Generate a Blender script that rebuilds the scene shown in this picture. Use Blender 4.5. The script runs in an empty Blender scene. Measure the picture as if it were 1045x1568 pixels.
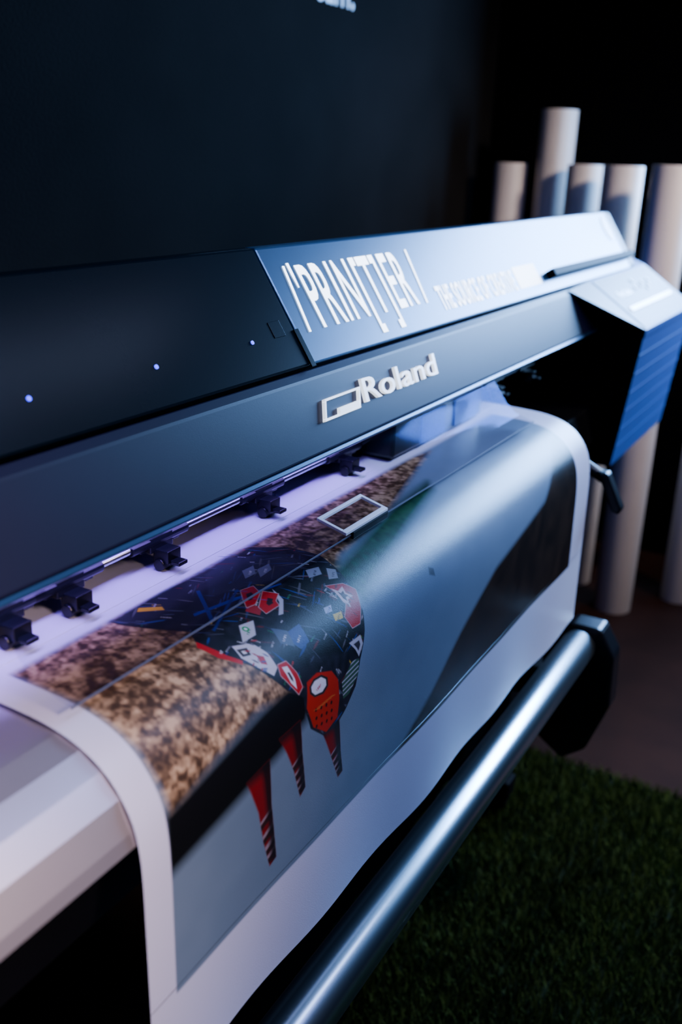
import bpy, bmesh, math, random
import numpy as np
from mathutils import Vector, Matrix
H=1.6
random.seed(4); rng=np.random.default_rng(7)
COL=bpy.context.scene.collection

# ---------------------------------------------------------------- materials
def mat(name,col,rough=.5,metal=0.,coat=0.,var=.12,vscale=20.,bump=0.,bscale=200.,emit=None,estr=0.,spec=.5):
    m=bpy.data.materials.new(name); m.use_nodes=True
    nt=m.node_tree; b=nt.nodes['Principled BSDF']
    tc=nt.nodes.new('ShaderNodeTexCoord')
    n=nt.nodes.new('ShaderNodeTexNoise'); n.inputs['Scale'].default_value=vscale; n.inputs['Detail'].default_value=4
    nt.links.new(tc.outputs['Object'],n.inputs['Vector'])
    mx=nt.nodes.new('ShaderNodeMix'); mx.data_type='RGBA'
    mx.inputs[6].default_value=(*[c*(1-var) for c in col],1); mx.inputs[7].default_value=(*[min(1,c*(1+var)) for c in col],1)
    nt.links.new(n.outputs['Fac'],mx.inputs[0]); nt.links.new(mx.outputs[2],b.inputs['Base Color'])
    b.inputs['Roughness'].default_value=rough; b.inputs['Metallic'].default_value=metal
    b.inputs['Coat Weight'].default_value=coat; b.inputs['Coat Roughness'].default_value=.15
    b.inputs['Specular IOR Level'].default_value=spec
    if bump>0:
        n2=nt.nodes.new('ShaderNodeTexNoise'); n2.inputs['Scale'].default_value=bscale; n2.inputs['Detail'].default_value=3
        nt.links.new(tc.outputs['Object'],n2.inputs['Vector'])
        bp=nt.nodes.new('ShaderNodeBump'); bp.inputs['Strength'].default_value=bump; bp.inputs['Distance'].default_value=.01
        nt.links.new(n2.outputs['Fac'],bp.inputs['Height']); nt.links.new(bp.outputs['Normal'],b.inputs['Normal'])
    if emit:
        b.inputs['Emission Color'].default_value=(*emit,1); b.inputs['Emission Strength'].default_value=estr
    return m
M_cover=mat('cover_satin_blue_grey',(.014,.058,.125),.30,.5,bump=.012,bscale=600,spec=.42)
M_smoke=mat('cover_smoked',(.0015,.0045,.0075),.22,bump=.01,bscale=500,spec=.08)
M_fascia=mat('fascia_slate',(.009,.009,.030),.40,bump=.03,bscale=900,spec=.24)
M_cab=mat('cabinet_blue_grey',(.014,.075,.33),.45,.1,bump=.03,bscale=700)
M_black=mat('black_plastic',(.002,.002,.003),.6,spec=.05)
M_gloss=mat('black_gloss',(.004,.005,.008),.3,spec=.3)
M_alu=mat('brushed_aluminium',(.80,.76,.84),.34,.85,var=.05)
M_tube=mat('take_up_tube_metal',(.74,.88,1.),.25,1.,var=.04)
M_chrome=mat('logo_silver_glow',(.95,.96,.98),.3,.15,var=.02,emit=(.8,.88,1),estr=1.6)  # emission added so logo and panel trim look brightly lit
M_rod=mat('steel_rod',(.5,.55,.65),.25,1.,var=.02)
M_white=mat('white_vinyl_glow',(.92,.94,.98),.5,var=.02,emit=(.80,.89,1),estr=5.)  # self-glow added to the vinyl so the lettering looks strongly lit
M_wplastic=mat('white_plastic',(.88,.90,.94),.35,var=.03)
M_wall=mat('wall_black_paint',(.0062,.0060,.0060),.85,bump=.30,bscale=140,vscale=3,var=.5,spec=.03)
M_wallk=mat('wall_matt_black',(.0014,.0014,.0018),.9,bump=.1,bscale=60,spec=.0)
M_ceil=mat('ceiling_black',(.01,.01,.012),.9)
M_floor=mat('concrete_brown',(.018,.0065,.004),.7,var=.8,vscale=4,bump=.1,bscale=30,spec=.05)
M_card=mat('cardboard_core',(.50,.44,.40),.5,var=.08,vscale=6,bump=.05,bscale=80)
M_soil=mat('turf_backing',(.004,.010,.003),.9,var=.4,spec=.1)
M_glint=mat('glint_blue',(.05,.05,.9),.4,emit=(.05,.05,1),estr=4.)  # blue glow standing in for lights reflected in the lid
M_strip=mat('led_strip_violet',(.4,.3,1),.4,emit=(.45,.35,1),estr=.8)

# ---------------------------------------------------------------- helpers
def empty(name):
    e=bpy.data.objects.new(name,None); COL.objects.link(e); e.empty_display_size=.1; return e
def addmesh(name,verts,faces,m,parent=None,smooth=False,bevel=0,seg=2):
    me=bpy.data.meshes.new(name); me.from_pydata([(v[0],v[1],v[2]+H) for v in verts],[],faces)
    bm=bmesh.new(); bm.from_mesh(me); bmesh.ops.recalc_face_normals(bm,faces=bm.faces); bm.to_mesh(me); bm.free()
    me.materials.append(m)
    if smooth:
        for p in me.polygons: p.use_smooth=True
    o=bpy.data.objects.new(name,me); COL.objects.link(o)
    if parent: o.parent=parent
    if bevel>0:
        b=o.modifiers.new('bevel','BEVEL'); b.width=bevel; b.segments=seg; b.limit_method='ANGLE'; b.angle_limit=.5
    return o
def prism_data(prof,x0,x1):
    n=len(prof)
    v=[(x0,y,z) for y,z in prof]+[(x1,y,z) for y,z in prof]
    f=[tuple(range(n)),tuple(range(2*n-1,n-1,-1))]+[(i,(i+1)%n,n+(i+1)%n,n+i) for i in range(n)]
    return v,f
def prism(name,prof,x0,x1,m,parent=None,bevel=.003):
    v,f=prism_data(prof,x0,x1); return addmesh(name,v,f,m,parent,bevel=bevel)
def box_data(a,b):
    return prism_data([(a[1],a[2]),(b[1],a[2]),(b[1],b[2]),(a[1],b[2])],a[0],b[0])
def box(name,a,b,m,parent=None,bevel=.002):
    v,f=box_data(a,b); return addmesh(name,v,f,m,parent,bevel=bevel)
def multi(name,parts,m,parent=None,bevel=0,smooth=False):
    V=[];F=[]
    for v,f in parts:
        o=len(V); V+=list(v); F+=[tuple(i+o for i in q) for q in f]
    return addmesh(name,V,F,m,parent,bevel=bevel,smooth=smooth)
def cyl_data(p0,p1,r,n=24,r2=None):
    p0=Vector(p0);p1=Vector(p1);d=(p1-p0).normalized()
    a=d.orthogonal().normalized(); b=d.cross(a); r2=r if r2 is None else r2
    v=[]
    for p,rr in ((p0,r),(p1,r2)):
        for i in range(n):
            t=2*math.pi*i/n; v.append(tuple(p+rr*(a*math.cos(t)+b*math.sin(t))))
    f=[tuple(range(n-1,-1,-1)),tuple(range(n,2*n))]+[(i,(i+1)%n,n+(i+1)%n,n+i) for i in range(n)]
    return v,f
def hollow_data(p0,p1,r,ri,n=48):
    p0=Vector(p0);p1=Vector(p1);d=(p1-p0).normalized()
    a=d.orthogonal().normalized(); b=d.cross(a)
    v=[]
    for p,rr in ((p0,ri),(p0,r),(p1,r),(p1,ri)):
        for i in range(n):
            t=2*math.pi*i/n; v.append(tuple(p+rr*(a*math.cos(t)+b*math.sin(t))))
    f=[]
    for k in range(4):
        for i in range(n):
            j=(i+1)%n; k2=(k+1)%4
            f.append((k*n+i,k*n+j,k2*n+j,k2*n+i))
    return v,f
def smooth_quads(o):
    for p in o.data.polygons: p.use_smooth=len(p.vertices)==4
def cyl(name,p0,p1,r,m,parent=None,n=32,r2=None):
    v,f=cyl_data(p0,p1,r,n,r2); o=addmesh(name,v,f,m,parent,bevel=min(r*.2,.003)); smooth_quads(o); return o
def text_mesh(body,bold=0.,sp=1.):
    c=bpy.data.curves.new('t','FONT'); c.body=body; c.resolution_u=4; c.offset=bold; c.space_character=sp
    o=bpy.data.objects.new('t',c); COL.objects.link(o)
    dg=bpy.context.evaluated_depsgraph_get(); dg.update()
    me=bpy.data.meshes.new_from_object(o.evaluated_get(dg))
    bpy.data.objects.remove(o)
    co=np.array([v.co[:] for v in me.vertices]); fs=[tuple(p.vertices) for p in me.polygons]
    bpy.data.meshes.remove(me)
    mn=co.min(0); mxx=co.max(0)
    return ((co-mn)/np.maximum(mxx-mn,1e-6))[:,:2],fs
def text_on(name,body,org,up,nrm,w,h,ext,m,parent=None,xd=(1,0,0),shear=0,bold=0.,sp=1.):
    co,fs=text_mesh(body,bold,sp); org=Vector(org);up=Vector(up).normalized();nrm=Vector(nrm).normalized();xd=Vector(xd)
    v=[tuple(org+xd*(c[0]*w+c[1]*shear)+up*(c[1]*h)+nrm*.0006) for c in co]
    o=addmesh(name,v,fs,m,parent)
    if ext>0:
        s=o.modifiers.new('solid','SOLIDIFY'); s.thickness=ext; s.offset=0
    return o
HEX=[(0,1,2,3),(4,5,6,7),(0,1,5,4),(1,2,6,5),(2,3,7,6),(3,0,4,7)]

# ---------------------------------------------------------------- camera
cd=bpy.data.cameras.new('camera'); cam=bpy.data.objects.new('camera',cd); COL.objects.link(cam)
ax=Vector((.489,-.871,.037)).normalized(); az=Vector((-.826,-.449,.339)); az=(az-ax*az.dot(ax)).normalized(); ay=az.cross(ax)
R=Matrix((ax,ay,az)).transposed()
cam.matrix_world=Matrix.Translation((0,0,H))@R.to_4x4()
cd.sensor_fit='VERTICAL'; cd.sensor_height=36; cd.sensor_width=24; cd.lens=34.67; cd.clip_start=.02
cd.dof.use_dof=True; cd.dof.focus_distance=1.22; cd.dof.aperture_fstop=3.0; cd.dof.aperture_blades=9
bpy.context.scene.camera=cam

# ---------------------------------------------------------------- room
XW=4.24;YW=1.65
def room_box(name,a,b,m): return box(name,a,b,m,bevel=0)
room_box('floor',(-2.6,-2.6,-1.7),(XW+.1,YW+.1,-1.6),M_floor)
room_box('ceiling',(-2.6,-2.6,1.4),(XW+.1,YW+.1,1.5),M_ceil)
room_box('wall_back',(-2.6,YW,-1.6),(XW,YW+.1,1.4),M_wall)
room_box('wall_left',(-2.7,-2.6,-1.6),(-2.6,YW+.1,1.4),M_wallk)
room_box('wall_front',(-2.6,-2.7,-1.6),(XW,-2.6,1.4),M_wallk)
wy0,wy1,wz0,wz1=-.75,.70,-.12,.80
multi('wall_right',[box_data((XW,-2.6,-1.6),(XW+.1,wy0,1.4)),box_data((XW,wy1,-1.6),(XW+.1,YW+.1,1.4)),
  box_data((XW,wy0,-1.6),(XW+.1,wy1,wz0)),box_data((XW,wy0,wz1),(XW+.1,wy1,1.4))],M_wallk)
multi('window_1',[box_data((XW-.02,wy0,wz0),(XW+.08,wy0+.04,wz1)),box_data((XW-.02,wy1-.04,wz0),(XW+.08,wy1,wz1)),
  box_data((XW-.02,wy0,wz0),(XW+.08,wy1,wz0+.04)),box_data((XW-.02,wy0,wz1-.04),(XW+.08,wy1,wz1)),
  box_data((XW+.01,-.32,wz0),(XW+.05,-.28,wz1))],M_black)
box('baseboard_back',(-2.6,YW-.012,-1.6),(XW,YW,-1.5),M_black)
text_on('wall_lettering','and dream.',(2.40,YW-.002,.425),(0,0,1),(0,-1,0),.58,.12,.004,M_wplastic)

# ---------------------------------------------------------------- turf
turf=empty('artificial_turf')
box('turf_backing',(-.6,-1.6,-1.5995),(2.43,.95,-1.594),M_soil,turf,bevel=0)
N=80000
bx=rng.uniform(.9,2.43,N); by=rng.uniform(-.75,.8,N); hh=rng.uniform(.016,.036,N); an=rng.uniform(0,6.28,N); ln=rng.uniform(0,.02,N); la=rng.uniform(0,6.28,N)
w=.0017
p0=np.stack([bx-w*np.cos(an),by-w*np.sin(an),np.full(N,-1.594)],1);p1=np.stack([bx+w*np.cos(an),by+w*np.sin(an),np.full(N,-1.594)],1)
mx_=np.stack([bx+ln*.4*np.cos(la),by+ln*.4*np.sin(la),-1.594+hh*.6],1); dd=np.stack([w*.8*np.cos(an),w*.8*np.sin(an),np.zeros(N)],1)
p4=np.stack([bx+ln*np.cos(la),by+ln*np.sin(la),-1.594+hh],1)
V=np.concatenate([p0,p1,mx_+dd,mx_-dd,p4]).astype(np.float32); V[:,2]+=H
i=np.arange(N)
me=bpy.data.meshes.new('turf_blades')
quads=np.stack([i,i+N,i+2*N,i+3*N],1); tris=np.stack([i+3*N,i+2*N,i+4*N],1)
me.vertices.add(5*N); me.vertices.foreach_set('co',V.ravel())
loops=np.concatenate([quads.ravel(),tris.ravel()]).astype(np.int32); me.loops.add(len(loops)); me.loops.foreach_set('vertex_index',loops)
ls=np.concatenate([np.arange(N)*4,4*N+np.arange(N)*3]).astype(np.int32); me.polygons.add(2*N); me.polygons.foreach_set('loop_start',ls)
me.update(calc_edges=True); me.validate()
M_blade=mat('turf_green',(.034,.066,.014),.6,var=.8,vscale=6,spec=.15); me.materials.append(M_blade)
o=bpy.data.objects.new('turf_blades',me); COL.objects.link(o); o.parent=turf
o=box('paper_scrap',(1.655,.0,-1.563),(1.72,.006,-1.559),M_wplastic,None,bevel=.0005)

# ---------------------------------------------------------------- printer
P=empty('wide_format_printer')
XE=2.85
covp=[(.662,-.262),(.757,-.119),(.775,-.119),(.80,-.2),(.69,-.28)]
prism('cover_left',covp,.08,1.119,M_smoke,P,.003)
prism('cover_right',covp,1.122,XE,M_cover,P,.003)
prism('top_back_body',[(.776,-.122),(1.08,-.27),(1.12,-.32),(1.12,-.42),(.80,-.40),(.66,-.345),(.672,-.284),(.70,-.27),(.776,-.2)],.06,2.84,M_black,P,.003)
prism('fascia',[(.664,-.268),(.654,-.276),(.6525,-.2795),(.6215,-.368),(.626,-.376),(.66,-.36),(.69,-.29)],.08,2.44,M_fascia,P,.002)
prism('fascia_lip',[(.6205,-.369),(.617,-.374),(.622,-.379),(.63,-.376)],.08,2.44,M_cover,P,.001)
prism('lower_beam',[(.80,-.47),(.52,-.480),(.485,-.53),(.50,-.56),(.52,-.66),(1.02,-.66),(1.1,-.42),(.82,-.40)],.3,1.86,M_black,P,.004)
prism('lower_beam_end',[(.80,-.56),(.62,-.57),(.60,-.66),(1.02,-.66),(1.1,-.42),(.82,-.40)],1.862,2.438,M_black,P,.004)
app=[(.80,-.460),(.61,-.4635),(.548,-.4675),(.522,-.475),(.500,-.488),(.4805,-.508),(.468,-.535),(.4645,-.548),(.474,-.552),(.49,-.52),(.53,-.485),(.8,-.469)]
prism('platen_apron',app,.08,1.845,M_alu,P,.0)
prism('pinch_beam',[(.735,-.395),(.70,-.405),(.698,-.424),(.712,-.434),(.735,-.434)],.1,2.4,M_gloss,P,.002)
multi('pinch_rail',[cyl_data((.1,.694,-.424),(2.4,.694,-.424),.0045,16)],M_rod,P,smooth=True)
pr=[]
for xx in (.40,.50,.60,.684,.831,1.045,1.27,1.49,1.70,1.9,2.1):
    pr+= [box_data((xx-.02,.686,-.436),(xx+.02,.715,-.414)),box_data((xx-.012,.668,-.448),(xx+.012,.69,-.432)),
          cyl_data((xx-.015,.680,-.4495),(xx+.015,.680,-.4495),.0075,16),box_data((xx-.008,.655,-.4485),(xx+.008,.672,-.4435)),
          box_data((xx-.035,.688,-.432),(xx-.023,.70,-.416)),box_data((xx+.023,.688,-.432),(xx+.035,.70,-.416)),
          cyl_data((xx-.05,.692,-.424),(xx+.05,.692,-.424),.007,14)]
multi('pinch_rollers',pr,M_gloss,P,bevel=.0012)
box('bay_dark_box',(1.36,.650,-.452),(1.74,.78,-.385),M_gloss,P,.006)  # added box that darkens the right end of the bay
multi('bay_blue_glint',[box_data((1.46,.647,-.447),(1.56,.651,-.40)),box_data((1.60,.647,-.447),(1.71,.651,-.40))],M_cab,P,bevel=.001)  # blue panels imitate blue reflections in the dark bay
box('bay_led_strip',(.35,.66,-.372),(1.3,.668,-.366),M_strip,P,bevel=.001)
gm=bpy.data.materials.new('clear_acrylic'); gm.use_nodes=True; nt=gm.node_tree; nt.nodes.clear()
out=nt.nodes.new('ShaderNodeOutputMaterial'); tr=nt.nodes.new('ShaderNodeBsdfTransparent'); tr.inputs[0].default_value=(.90,.90,.95,1)
gl=nt.nodes.new('ShaderNodeBsdfGlossy'); gl.inputs['Roughness'].default_value=.05; gl.inputs['Color'].default_value=(.06,.08,.18,1); fr=nt.nodes.new('ShaderNodeFresnel'); fr.inputs[0].default_value=1.35
mxs=nt.nodes.new('ShaderNodeMixShader'); nt.links.new(fr.outputs[0],mxs.inputs[0]); nt.links.new(tr.outputs[0],mxs.inputs[1]); nt.links.new(gl.outputs[0],mxs.inputs[2]); nt.links.new(mxs.outputs[0],out.inputs[0])
gp=[(.640,-.374),(.622,-.395),(.603,-.422),(.583,-.4395),(.560,-.447),(.545,-.4505)]
gv=[(x,y,z) for x in (.535,1.74) for y,z in gp]; n=len(gp)
addmesh('clear_guard',gv,[(i,i+1,n+i+1,n+i) for i in range(n-1)],gm,P,smooth=True)
M_edge=mat('acrylic_edge',(.10,.12,.18),.3)
prism('guard_edge',[(.5458,-.4500),(.5443,-.4502),(.5443,-.4516),(.5458,-.4514)],.535,1.74,M_edge,P,0)
hx0,hx1=1.012,1.128
def hq(x,k,dz=0): return (x,.585-.043*k,-.4345-.0115*k+dz)
def frame(name,x0,x1,t,th,m,fn,k0=0.,k1=1.,tk=.13,bottom=None):
    bottom=bottom or tk
    def q(xa,xb,ka,kb):
        return [fn(xa,ka,0),fn(xb,ka,0),fn(xb,kb,0),fn(xa,kb,0),fn(xa,ka,th),fn(xb,ka,th),fn(xb,kb,th),fn(xa,kb,th)],HEX
    parts=[q(x0,x1,k0,k0+tk),q(x0,x1,k1-bottom,k1),q(x0,x0+t,k0+tk,k1-bottom),q(x1-t,x1,k0+tk,k1-bottom)]
    return multi(name,parts,m,P,bevel=.0006)
frame('guard_handle_frame',hx0,hx1,.0055,.004,M_wplastic,lambda x,k,d:hq(x,k,d),tk=.11,bottom=.16)
box('guard_handle_base',(1.03,.541,-.456),(1.128,.546,-.4465),M_gloss,P,bevel=.001)
stp=[]
for k in range(7):
    z0=-.385-k*.047
    stp+= [(.514+.0055*k,z0),(.5165+.0055*k,z0-.003),(.5155+.0055*(k+1),z0-.044)]
cab=[(.665,-.264),(.512,-.366)]+stp+[(.555,-.718),(1.05,-.718),(1.1,-.32),(.80,-.21)]
prism('control_cabinet',cab,2.445,3.02,M_cab,P,.002)
prism('control_cabinet_side',cab,2.4405,2.4445,M_black,P,0)
addmesh('panel_wedge',[(2.25,.658,-.268),(2.441,.664,-.264),(2.441,.512,-.366),(2.441,.62,-.374)],[(0,1,2),(0,2,3),(0,3,1),(1,3,2)],M_fascia,P)
prism('left_cabinet',[(.665,-.264),(.52,-.366),(.55,-.718),(1.05,-.718),(1.1,-.32),(.80,-.21)],-.25,.08,M_cab,P,.004)
prism('left_cabinet_top',[(.662,-.262),(.757,-.119),(.775,-.119),(1.05,-.26),(.8,-.3)],-.2,.078,M_cover,P,.004)
prism('right_end_cap',[(.662,-.262),(.757,-.119),(.775,-.119),(1.05,-.26),(.8,-.3)],2.852,2.90,M_fascia,P,.008)
def pan(x,k,d=0): return (x,.665-.153*k-.56*d,-.264-.102*k+.83*d)
def pbox(x0,x1,k0,k1,d):
    return [pan(x0,k0),pan(x1,k0),pan(x1,k1),pan(x0,k1),pan(x0,k0,d),pan(x1,k0,d),pan(x1,k1,d),pan(x0,k1,d)],HEX
multi('panel_plate',[pbox(2.452,3.01,.03,.97,.0012)],M_fascia,P,bevel=.0005)
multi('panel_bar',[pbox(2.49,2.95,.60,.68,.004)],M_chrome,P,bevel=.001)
btn=[]
for bx_,bk in ((2.73,.22),(2.76,.34),(2.80,.30),(2.84,.36),(2.80,.42),(2.87,.28),(2.70,.35)):
    btn.append(cyl_data(pan(bx_,bk),pan(bx_,bk,.004),.007,20))
multi('panel_buttons',btn,M_wplastic,P)
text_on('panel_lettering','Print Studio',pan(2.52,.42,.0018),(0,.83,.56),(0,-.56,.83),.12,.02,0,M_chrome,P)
def cov(x,t,d=0): return (x,.662+.095*t-.833*d,-.262+.143*t+.553*d)
def cbox(x0,x1,t0,t1,d0,d1):
    return [cov(x0,t0,d0),cov(x1,t0,d0),cov(x1,t1,d0),cov(x0,t1,d0),cov(x0,t0,d1),cov(x1,t0,d1),cov(x1,t1,d1),cov(x0,t1,d1)],HEX
multi('cover_grip',[cbox(2.16,2.87,.16,.27,-.002,.020)],M_black,P,bevel=.003)
multi('cover_latch',[cbox(1.068,1.094,.27,.40,-.001,.0008),cbox(1.115,1.126,-.02,.30,.0,.0025)],M_smoke,P,bevel=.0004)
cyl('cover_disc',cov(2.80,.72),cov(2.80,.72,.002),.035,M_wplastic,P)  # pale disc set on the lid near its right end
up=(0,.095,.143); nr=(0,-.833,.553)
multi('cover_glints',[cyl_data(cov(lx,lt),cov(lx,lt,.0015),.0026,12) for lx,lt in ((.646,.27),(.831,.273),(1.017,.278))],M_glint,P)  # small glowing discs imitate ceiling lights mirrored in the left lid
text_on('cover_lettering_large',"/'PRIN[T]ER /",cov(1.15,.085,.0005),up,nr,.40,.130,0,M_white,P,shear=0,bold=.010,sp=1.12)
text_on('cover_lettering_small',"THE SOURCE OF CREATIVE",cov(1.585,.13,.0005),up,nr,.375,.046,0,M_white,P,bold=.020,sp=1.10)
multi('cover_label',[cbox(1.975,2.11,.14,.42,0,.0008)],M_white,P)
def fas(x,q,d=0): return (x,.6545-.033*q-.942*d,-.2765-.0925*q+.336*d)
fu=(0,.033,.0925); fn_=(0,-.942,.336)
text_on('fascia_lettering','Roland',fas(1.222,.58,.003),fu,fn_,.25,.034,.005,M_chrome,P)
def ff(x,k,d): return fas(x-.012*k,.33+.29*k,.001+d)
frame('fascia_emblem',1.115,1.215,.0045,.005,M_chrome,ff,tk=.11)
multi('fascia_emblem_bar',[([ff(a,k,d) for d in (0,.005) for a,k in ((1.155,.62),(1.212,.62),(1.212,.90),(1.155,.90))],HEX)],M_chrome,P)
cyl('media_lever',(1.95,.53,-.56),(1.95,.45,-.60),.012,M_gloss,P)
prism('media_lever_grip',[(.465,-.583),(.442,-.585),(.405,-.655),(.41,-.668),(.425,-.663)],1.935,1.965,M_gloss,P,.004)
st=[]
for lx in (.36,2.12):
    st+=[box_data((lx-.035,.64,-1.50),(lx+.035,.76,-.655)),box_data((lx-.03,.62,-1.54),(lx+.03,1.15,-1.49))]
st+=[box_data((.36,.67,-1.32),(2.12,.73,-1.24))]
multi('stand',st,M_black,P,bevel=.006)
multi('casters',[cyl_data((lx-.015,cy,-1.563),(lx+.015,cy,-1.563),.031,20) for lx in (.36,2.12) for cy in (.66,1.1)],M_black,P)
hexp=[(.475,-.925),(.41,-.925),(.375,-.98),(.37,-1.10),(.41,-1.22),(.46,-1.26),(.52,-1.22),(.53,-1.0)]
prism('take_up_drive',hexp,1.925,1.99,M_gloss,P,.008)
box('take_up_arm',(1.98,.45,-1.16),(2.10,.66,-1.08),M_black,P,.006)
prism('take_up_support',hexp,-.10,-.04,M_gloss,P,.008)
box('take_up_support_arm',(-.05,.45,-1.16),(.34,.66,-1.08),M_black,P,.006)
v,f=hollow_data((-.04,.45,-.967),(1.915,.45,-.967),.036,.030,64)
o=addmesh('take_up_tube',v,f,M_tube,P,bevel=.001); smooth_quads(o)
cyl('tube_hub',(1.885,.45,-.967),(1.93,.45,-.967),.0295,M_rod,P)

# ---------------------------------------------------------------- cardboard rolls
def roll(x,y,h,r=.068):
    v,f=hollow_data((0,0,-H),(0,0,h-H),r,r-.012,48)
    o=addmesh('cardboard_roll',[(a+x,b+y,c) for a,b,c in v],f,M_card,None,bevel=.001); smooth_quads(o)
roll(3.56,.73,1.612,.069); roll(3.75,.942,1.605,.07); roll(3.90,1.127,1.604,.066); roll(4.0,1.28,1.80,.07); roll(4.0,1.46,1.60,.066); roll(3.79,.535,1.40,.06)

# ---------------------------------------------------------------- printed sheet
ctrl=[(.80,-.455),(.61,-.459),(.548,-.463),(.502,-.480),(.4725,-.513),(.460,-.55),(.457,-.62),(.457,-.90)]
pts=np.array(ctrl)
for _ in range(4):
    q=.75*pts[:-1]+.25*pts[1:]; r=.25*pts[:-1]+.75*pts[1:]
    npt=np.empty((2*len(q),2)); npt[0::2]=q; npt[1::2]=r; pts=np.vstack([pts[:1],npt,pts[-1:]])
sl=np.concatenate([[0],np.cumsum(np.hypot(*np.diff(pts,axis=0).T))])
def prof(s): return np.interp(s,sl,pts[:,0]),np.interp(s,sl,pts[:,1])
# artwork outlines in sheet units (0.1 mm): across the sheet . along the sheet
ART='''gravel 5565.1502 6962.1508 8914.1455 10500.1475 13972.1537 14696.1674 11886.2345 9971.2582 7940.3682 7166.3496 6333.3621 5624.3787 5591.3260 5573.2488
band 5534.3732 6333.3621 7155.3512 7664.3479 8044.3693 7871.3993 7285.4106 6369.4234 5441.4356
dark 8900.5706 10049.5715 11213.5267 12277.4705 13501.4211 15855.3800 17007.3119 18010.2792 19378.3855 18991.6595 9374.6249
green 9366.2754 10336.2616 11824.2377 13267.2270 12977.2504 11551.2781 10205.3067 9623.3221 9415.3030
rider 6884.1577 7316.1554 7770.1538 8512.1561 9002.1439 9387.1605 9688.1987 9766.2416 9642.2779 9507.3103 9461.3337 9333.3540 9101.3814 8959.4082 8725.4264 8501.4378 8208.4339 7943.4118 7861.3872 7864.3708 7633.3525 7468.3272 7356.3094 7196.2892 7108.2744 7103.2539 7218.2367 7048.2083 6916.1767
shell 8619.2536 9376.2465 9502.2766 9482.3161 9270.3473 8805.3604 8354.3449 8130.3183 8227.2895
tail 6946.1610 7731.1570 8462.1618 8084.1955 7453.2271 7091.2047
screen 8418.1679 8936.1583 9465.2034 9461.2412 8903.2395 8387.2201 7963.2062
yel 7309.1622 7481.1799 7437.1870 7231.1671
r1 8325.2227 8516.2273 8432.2428 8195.2528 8050.2506 8167.2372
r2 8486.2418 8586.2576 8437.2639 8395.2713 8135.2711 8165.2584
r3 8129.2469 8201.2613 8053.2680 7985.2534
b1 7550.2163 8144.2283 8798.2464 8778.2486 8105.2328 7513.2208
b2 7418.2509 8324.2174 8329.2206 7419.2542
b3 8005.1852 8044.1876 7585.2410 7535.2396
b4 8609.2471 8529.2677 8309.2827 8242.2809 8448.2677
g1 7708.2646 7914.2689 7743.2849 7516.2840
w1 8765.1948 8968.1967 8806.2113 8612.2100
w2 8906.2064 9133.2080 9013.2196 8752.2213
k1 9294.2497 9494.2561 9386.2675 9179.2625
k2 9552.2639 9632.2726 9510.2841 9375.2787
y2 8933.3162 9097.3190 9059.3264 8903.3240
w5 8879.3041 9020.3058 8960.3128 8835.3108
rs 9216.2830 9485.2929 9590.3079 9460.3291 9296.3441 9117.3427 9088.3267 9249.3155 9250.2981
rsw 9249.2898 9305.2975 9427.2957 9390.3048 9464.3124 9334.3125 9295.3222 9233.3118 9240.3020
bl 8121.3024 8364.3023 8320.3246 8140.3262 8070.3153
c1 7983.2884 8136.3012 8073.3199 7922.3080
sk1 7364.2805 7594.2898 7666.3084 7660.3263 7552.3312 7418.3144 7327.2970
sk2 7368.2864 7495.2910 7464.3001 7354.2967
sk3 7514.3029 7589.3087 7558.3181 7491.3131
rl 7122.2525 7157.2681 7214.2860 7314.3000 7275.3033 7105.2832 7052.2595
rc 7682.3241 7826.3262 7891.3434 7897.3603 7797.3645 7712.3501 7639.3354
rcw 7721.3291 7801.3315 7819.3477 7793.3577 7738.3483
hr 7984.3589 8198.3573 8474.3673 8575.3821 8574.4064 8528.4273 8280.4336 7998.4130 7892.3849
ho 8006.3653 8109.3609 8266.3627 8374.3706 8360.3802 8251.3844 8065.3803 7991.3728
hi 8040.3669 8122.3638 8255.3651 8330.3710 8324.3776 8230.3811 8084.3781 8032.3726
fl 8651.3896 8927.3754 9076.3786 9032.3948 8801.4108 8663.4107
wn 8949.3544 9214.3549 9217.3658 9082.3764 9038.3664
p1 6736.4091 7144.4049 7168.4582 7279.5324 7153.5363 7025.4970 6928.4550
p2 7341.3924 7748.3915 7766.4294 7844.4791 7737.4852 7595.4439 7468.4169
p3 8193.4297 8575.4349 8627.4772 8693.5076 8586.5103 8413.4739
kb 11246.3405 11356.3465 11334.3570 11196.3503'''
PP={}
for l in ART.split('\n'):
    t=l.split(); PP[t[0]]=[tuple(int(a)*1e-4 for a in q.split('.')) for q in t[1:]]
xs=np.concatenate([np.arange(.519,.62,.0012),np.arange(.62,1.0,.0006),np.arange(1.0,1.16,.001),np.arange(1.16,1.8605,.0016)])
srow=np.concatenate([np.arange(.02,.14,.0012),np.arange(.14,.56,.0007),np.arange(.56,sl[-1],.0015)])
nx,ns=len(xs),len(srow)
X,S=np.meshgrid(xs,srow,indexing='ij')
WH=(.68,.69,.86)
C=np.empty((nx,ns,3)); C[:]=WH
def sdist(poly,x,s):
    d=np.full(x.shape,1e9); ins=np.zeros(x.shape,bool); n=len(poly)
    for i in range(n):
        ax_,ay_=poly[i]; bx_,by_=poly[(i+1)%n]
        ex,ey=bx_-ax_,by_-ay_; L=ex*ex+ey*ey+1e-12
        t=np.clip(((x-ax_)*ex+(s-ay_)*ey)/L,0,1)
        d=np.minimum(d,(x-ax_-t*ex)**2+(s-ay_-t*ey)**2)
        if abs(ey)>1e-9:
            c=((ay_>s)!=(by_>s))&(x<ex*(s-ay_)/ey+ax_); ins^=c
    d=np.sqrt(d); return np.where(ins,-d,d)
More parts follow.
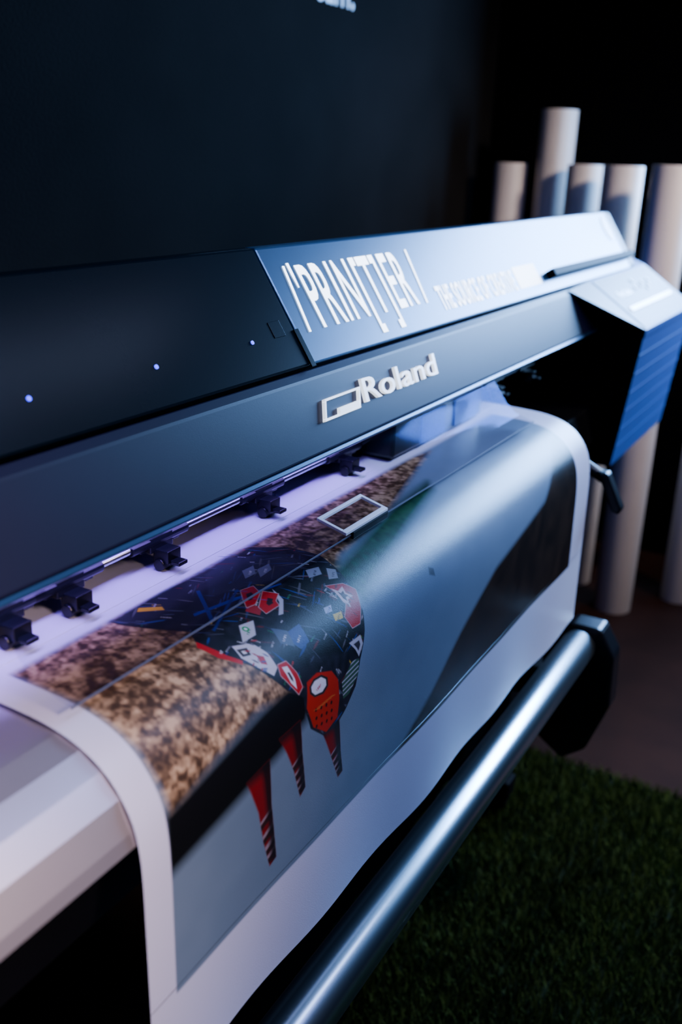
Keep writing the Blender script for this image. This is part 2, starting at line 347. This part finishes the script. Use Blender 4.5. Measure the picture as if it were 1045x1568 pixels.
def paint(poly,col,blur=.0007,alpha=1.,clip=None):
    p=np.array(poly); pad=blur*1.5
    i0,i1=np.searchsorted(xs,[p[:,0].min()-pad,p[:,0].max()+pad]); j0,j1=np.searchsorted(srow,[p[:,1].min()-pad,p[:,1].max()+pad])
    if i1<=i0 or j1<=j0: return
    x=X[i0:i1,j0:j1]; s=S[i0:i1,j0:j1]
    a=np.clip(.5-sdist(poly,x,s)/blur,0,1)*alpha
    if clip is not None: a=a*clip[i0:i1,j0:j1]
    c=col[i0:i1,j0:j1] if isinstance(col,np.ndarray) else np.array(col)
    C[i0:i1,j0:j1]=C[i0:i1,j0:j1]*(1-a[...,None])+c*a[...,None]
def vnoise(cx,cs,seed,rot=0.):
    g=np.random.default_rng(seed).random((int(3/cx)+6,int(3/cs)+6))
    u=(X*math.cos(rot)+S*math.sin(rot)+.6)/cx; v=(S*math.cos(rot)-X*math.sin(rot)+1.6)/cs; iu=u.astype(int); iv=v.astype(int); fu_=u-iu; fv=v-iv
    fu_=fu_*fu_*(3-2*fu_); fv=fv*fv*(3-2*fv)
    return (g[iu,iv]*(1-fu_)+g[iu+1,iv]*fu_)*(1-fv)+(g[iu,iv+1]*(1-fu_)+g[iu+1,iv+1]*fu_)*fv
s_top=float(np.interp(-.647,-pts[:,0],sl)); s_bot=float(np.interp(.735,-pts[:,1],sl))
n1=vnoise(.0075,.0075,1,.6);n2=vnoise(.025,.03,2,.3);n3=vnoise(.0035,.0035,3,.9)
g=n1*.45+n2*.25+n3*.30
gg=np.clip((g-.27)/.46,0,1)
gravel=np.stack([.050+.48*gg**1.6,.028+.33*gg**1.7,.016+.19*gg**1.8],-1)
nz=vnoise(.1,.07,5)*.6+vnoise(.03,.02,6)*.4
asph=np.stack([.135+.04*nz,.20+.045*nz,.275+.05*nz],-1)
rect=[(.556,s_top),(1.775,s_top),(1.775,s_bot),(.556,s_bot)]
clip=np.clip(.5-sdist(rect,X,S)/.001,0,1)
softtop=np.clip((S-s_top)/.012,0,1)
paint(rect,asph,.001)
C[:]=C*softtop[...,None]+np.array(WH)*(1-softtop[...,None])
clip=clip*softtop
paint(PP['gravel'],gravel,.012,1,clip)
dk=np.stack([.010+.016*n2,.007+.009*n2,.006+.005*n2],-1)
paint(PP['dark'],dk,.012,1,clip)
paint(PP['band'],(.004,.004,.005),.016,1,clip)
grn=np.stack([.003+.012*n1,.026+.050*n1,.012+.022*n1],-1)
paint(PP['green'],grn,.018,1,clip)
for k in ('p1','p2','p3'):
    pm=np.clip(.5-sdist(PP[k],X,S)/.001,0,1)
    paint(PP[k],(.19,.004,.007),.0026,1,clip)
    c=np.array(PP[k]); x0,x1=c[:,0].min(),c[:,0].max(); s0,s1=c[:,1].min(),c[:,1].max()
    for j,(f0,f1) in enumerate(((.50,.53),(.66,.70),(.80,.85),(.92,.96))):
        a=s0+(s1-s0)*f0; b_=s0+(s1-s0)*f1
        paint([(x0-.01,a+.012),(x1+.01,a-.016),(x1+.01,b_-.016),(x0-.01,b_+.012)],(.34,.28,.32),.0018,.75,pm*clip)
        a=b_; b_=a+.008
        paint([(x0-.01,a+.012),(x1+.01,a-.016),(x1+.01,b_-.016),(x0-.01,b_+.012)],(.012,.01,.01),.0018,.9,pm*clip)
    paint([(x1-.030,s0-.01),(x1+.004,s0-.01),(x1+.004,s1),(x1-.009,s1)],(.010,.006,.008),.008,.95,pm)
    paint([(x0-.01,s0-.006),(x1+.01,s0-.006),(x1+.01,s0+.010),(x0-.01,s0+.010)],(.008,.006,.008),.012,.9,pm)
bodyc=np.stack([.006+.010*n1,.007+.010*n1,.010+.018*n1],-1)
paint(PP['rider'],bodyc,.0015,1,clip)
rm=np.clip(.5-sdist(PP['rider'],X,S)/.002-1,0,1)
paint(PP['tail'],(.010,.012,.02),.004,1,rm); paint(PP['screen'],(.020,.024,.042),.004,1,rm)
paint(PP['shell'],(.004,.004,.006),.005,.85,rm)
rr_=random.Random(21)
def word(cx,cs,a,L,Wd,col,al=.9):
    ca,sa=math.cos(a),math.sin(a)
    def rp(x,y): return (cx+x*ca-y*sa,cs+x*sa+y*ca)
    n=max(3,int(L/(Wd*.9)))
    for j in range(n):
        x0=-L/2+j*L/n; x1=x0+L/n*.72; m=rr_.random()
        if m<.35: paint([rp(x0,-Wd/2),rp(x1,-Wd/2),rp(x1,-Wd/5),rp(x0+L/n*.3,-Wd/5),rp(x0+L/n*.3,Wd/2),rp(x0,Wd/2)],col,.0006,al,rm)
        elif m<.7: paint([rp(x0,-Wd/2),rp(x0+L/n*.35,-Wd/2),rp(x1,Wd/2),rp(x1-L/n*.3,Wd/2)],col,.0006,al,rm)
        else: paint([rp(x0,-Wd/2),rp(x1,-Wd/2),rp(x1,Wd/2),rp(x0,Wd/2)],col,.0006,al,rm)
def streak(cx,cs,a,L,Wd,col,al=.8):
    ca,sa=math.cos(a),math.sin(a)
    def rp(x,y): return (cx+x*ca-y*sa,cs+x*sa+y*ca)
    paint([rp(-L/2,0),rp(0,-Wd/2),rp(L/2,-Wd/4),rp(L/2.2,Wd/3),rp(0,Wd/2)],col,.0009,al,rm)
dark_pal=[(.05,.06,.10),(.08,.09,.13),(.03,.04,.12),(.10,.10,.12),(.02,.05,.22),(.12,.015,.02)]
pal=[(.45,.46,.52),(.30,.32,.40),(.6,.6,.62),(.03,.06,.35),(.5,.02,.02),(.10,.12,.2),(.55,.4,.03),(.02,.22,.1),(.2,.22,.3),(.5,.5,.55)]
for k in range(220):
    streak(rr_.uniform(.69,.975),rr_.uniform(.144,.43),rr_.choice([-.5,-.3,.6,.8,1.0,1.2]),rr_.uniform(.008,.035),rr_.uniform(.001,.0032),rr_.choice(dark_pal),.8)
for k in range(130):
    word(rr_.uniform(.70,.97),rr_.uniform(.15,.42),rr_.choice([-.55,-.4,-.25,.9,1.05]),rr_.uniform(.005,.012),rr_.uniform(.0014,.0022),rr_.choice(pal),.8)
red=(.40,.008,.014);wh=(.66,.66,.70);blu=(.012,.025,.24)
for k,c in (('yel',(.6,.35,.02)),('b1',blu),('b2',(.01,.02,.14)),('b3',(.01,.02,.16)),('b4',(.4,.4,.46)),('r1',red),('r2',red),('r3',(.28,.02,.03)),('g1',(.45,.46,.5)),('w1',(.14,.16,.24)),('w2',(.14,.16,.24)),('k1',(.20,.22,.28)),('k2',(.24,.26,.30)),('y2',(.6,.42,.03)),('w5',(.3,.35,.5)),('rs',red),('rsw',(.6,.45,.47)),('bl',(.03,.06,.20)),('c1',(.06,.09,.15)),('sk1',(.52,.52,.58)),('sk2',(.02,.02,.02)),('sk3',(.4,.01,.02)),('rl',red),('rc',red),('rcw',wh),('hr',(.40,.014,.008)),('ho',(.02,.02,.02)),('hi',wh),('fl',(.03,.09,.06)),('wn',(.4,.4,.45))):
    paint(PP[k],c,.001,1,clip)
def inner(k,sc,col):
    c=np.array(PP[k]); m=c.mean(0); paint([tuple(m+(q-m)*sc) for q in c],col,.001,1,clip)
inner('rsw',.5,(.05,.01,.01)); inner('sk2',.4,wh); inner('rcw',.45,(.03,.03,.03)); inner('wn',.5,(.03,.03,.04)); inner('r1',.40,(.02,.01,.015)); inner('r2',.35,(.02,.01,.015))
for k,col in (('g1',(.01,.2,.06)),('w1',(.6,.6,.66)),('w2',(.6,.6,.66)),('k1',(.03,.03,.05)),('k2',(.03,.03,.04)),('bl',(.5,.52,.6)),('c1',(.5,.52,.6)),('y2',(.02,.02,.02)),('hi',(.40,.01,.02)),('w5',(.03,.04,.2)),('sk1',(.03,.03,.04)),('rl',wh),('rs',(.03,.01,.01))):
    c=np.array(PP[k]); m=c.mean(0); word(m[0],m[1]+.0015,-.45 if k!='hi' else -.2,.012,.0028,col,.95)
for j in range(14):
    c=np.array(PP['sk1']).mean(0); streak(c[0]+rr_.uniform(-.014,.014),c[1]+rr_.uniform(-.018,.02),rr_.choice([.4,1.,-.5]),.009,.0024,rr_.choice([(.02,.02,.03),(.3,.01,.02),(.05,.06,.2)]),.9)
for j in range(12):
    c=np.array(PP['rs']).mean(0); streak(c[0]+rr_.uniform(-.02,.02),c[1]+rr_.uniform(-.025,.025),rr_.choice([.4,1.,-.5]),.010,.002,rr_.choice([(.02,.01,.02),(.55,.4,.42),(.15,.005,.01)]),.85)
for k in ('r1','r2','rs','hr','rc'):
    c=np.array(PP[k]); n_=len(c)
    for i_ in range(n_):
        a_=c[i_]; b_=c[(i_+1)%n_]; d_=b_-a_; L=np.hypot(*d_)+1e-9; nrm_=np.array([-d_[1],d_[0]])/L*.0005
        paint([tuple(a_-nrm_),tuple(b_-nrm_),tuple(b_+nrm_),tuple(a_+nrm_)],(.6,.5,.52) if k!='hr' else (.02,.01,.01),.0006,.5,clip)
def disc(x,s,r,col,n=14): paint([(x+r*math.cos(6.283*i/n),s+r*math.sin(6.283*i/n)) for i in range(n)],col,.0007,1,clip)
c=np.array(PP['g1']).mean(0); disc(c[0],c[1]-.003,.0042,(.01,.3,.08)); disc(c[0],c[1]-.003,.002,wh)
for k in ('b1','b2'):
    c=np.array(PP[k]).mean(0)
    for j in range(5): streak(c[0]+rr_.uniform(-.03,.03),c[1]+rr_.uniform(-.02,.02),rr_.choice([.3,-.5,.9]),.022,.0016,(.02,.04,.30),.6)
c=np.array(PP['hr']); mn=c.min(0); mx2=c.max(0)
for k in range(12):
    disc(mn[0]+(mx2[0]-mn[0])*(.26+.16*(k%4)),mn[1]+(mx2[1]-mn[1])*(.50+.13*(k//4)+.03*(k%4)),.0023,(.02,.006,.006))
for k in range(5): streak(mn[0]+.02+.008*k,mn[1]+.038,.2,.016,.0012,(.6,.16,.03),.8)
c=np.array(PP['fl']); mn=c.min(0); mx2=c.max(0); fm=np.clip(.5-sdist(PP['fl'],X,S)/.001,0,1)
for k in range(6):
    e=(mx2[1]-mn[1])
    paint([(mn[0],mn[1]+e*(.1+.15*k)),(mx2[0],mn[1]+e*(.0+.15*k)),(mx2[0],mn[1]+e*(.04+.15*k)),(mn[0],mn[1]+e*(.14+.15*k))],(.4,.4,.45),.0008,1,fm)
paint(PP['kb'],(.04,.05,.07),.003,.8)
Y,Z=prof(S)
fx=(X-.519)/(1.86-.519)
bot=-(.852+.030*fx+.003*np.sin(X*9)+.002*np.sin(X*23+1))
hang=np.clip((-.60-Z)/.3,0,1)
Y=Y+hang**1.5*(.004*np.sin(X*9+.5)+.002*np.sin(X*21))
co=np.stack([X,Y,Z+H],-1).astype(np.float32)
over=Z<bot
co[...,2]=np.where(over,bot+H,co[...,2])
idx=np.arange(nx*ns).reshape(nx,ns)
qd=np.stack([idx[:-1,:-1],idx[1:,:-1],idx[1:,1:],idx[:-1,1:]],-1)
qd=qd[~(over[:-1,:-1]&over[1:,:-1])]
me=bpy.data.meshes.new('printed_sheet'); me.vertices.add(nx*ns); me.vertices.foreach_set('co',co.ravel())
me.loops.add(qd.size); me.loops.foreach_set('vertex_index',qd.ravel().astype(np.int32))
me.polygons.add(len(qd)); me.polygons.foreach_set('loop_start',(np.arange(len(qd))*4).astype(np.int32))
me.polygons.foreach_set('use_smooth',np.ones(len(qd),bool))
ca=me.color_attributes.new('ink','FLOAT_COLOR','POINT')
ca.data.foreach_set('color',np.concatenate([C,np.ones((nx,ns,1))],-1).astype(np.float32).ravel())
me.update(calc_edges=True)
bm=bmesh.new(); bm.from_mesh(me); bmesh.ops.delete(bm,geom=[v for v in bm.verts if not v.link_faces],context='VERTS'); bm.to_mesh(me); bm.free()
pm=bpy.data.materials.new('printed_vinyl'); pm.use_nodes=True; nt=pm.node_tree; b=nt.nodes['Principled BSDF']
at=nt.nodes.new('ShaderNodeAttribute'); at.attribute_name='ink'; nt.links.new(at.outputs['Color'],b.inputs['Base Color'])
b.inputs['Roughness'].default_value=.30; b.inputs['Specular IOR Level'].default_value=.4
nn=nt.nodes.new('ShaderNodeTexNoise'); nn.inputs['Scale'].default_value=900; bp=nt.nodes.new('ShaderNodeBump'); bp.inputs['Strength'].default_value=.10; bp.inputs['Distance'].default_value=.002
tc=nt.nodes.new('ShaderNodeTexCoord'); nt.links.new(tc.outputs['Object'],nn.inputs['Vector']); nt.links.new(nn.outputs['Fac'],bp.inputs['Height']); nt.links.new(bp.outputs['Normal'],b.inputs['Normal'])
me.materials.append(pm)
o=bpy.data.objects.new('printed_sheet',me); COL.objects.link(o)

# ---------------------------------------------------------------- lights
def area(name,loc,target,size,sy,power,col,spread=180):
    l=bpy.data.lights.new(name,'AREA'); l.shape='RECTANGLE'; l.size=size; l.size_y=sy; l.energy=power; l.color=col; l.spread=math.radians(spread)
    o=bpy.data.objects.new(name,l); COL.objects.link(o); o.location=(loc[0],loc[1],loc[2]+H)
    d=Vector(target)-Vector(loc); o.rotation_euler=d.to_track_quat('-Z','Y').to_euler(); return o
area('daylight_window',(XW+.12,-.02,.34),(XW-1,-.02,.34),1.4,.9,310,(.25,.50,1))
area('ceiling_led_panel',(1.7,-1.0,1.38),(1.7,-1.0,-1),1.5,1.0,10,(.36,.40,1))
l=area('tube_highlight_strip',(1.7,-.55,1.37),(1.7,-.55,-1),3.0,.20,19,(.46,.57,1)); l.rotation_euler=(0,0,0)  # strip light added to give the take-up tube its long highlight
area('ceiling_led_panel',(.5,-.2,1.38),(.5,.6,-.5),.7,.5,9,(.40,.26,1))
area('warm_light',(.42,-1.3,.7),(.18,.6,-.5),.45,.4,4.2,(1,.70,.62),36)
area('warm_light',(2.7,-1.2,1.36),(3.8,1.0,-.3),.4,.4,16,(1,.84,.76),50)  # added, unseen source that warms the cardboard rolls
area('warm_light',(3.0,-.9,1.36),(2.4,.1,-1.6),.3,.3,10,(1,.86,.7),50)  # unseen light added to lift the turf and floor at right
area('cover_fill',(1.3,-.9,1.3),(1.6,.7,-.2),.25,.25,4,(.50,.62,1),32)  # unseen spot added to brighten the lid lettering
area('bay_led',(.75,.664,-.378),(.75,.70,-.50),1.1,.01,1.15,(.34,.20,1),120)
w=bpy.data.worlds.new('world'); bpy.context.scene.world=w; w.use_nodes=True
w.node_tree.nodes['Background'].inputs[0].default_value=(.10,.20,.45,1); w.node_tree.nodes['Background'].inputs[1].default_value=.2
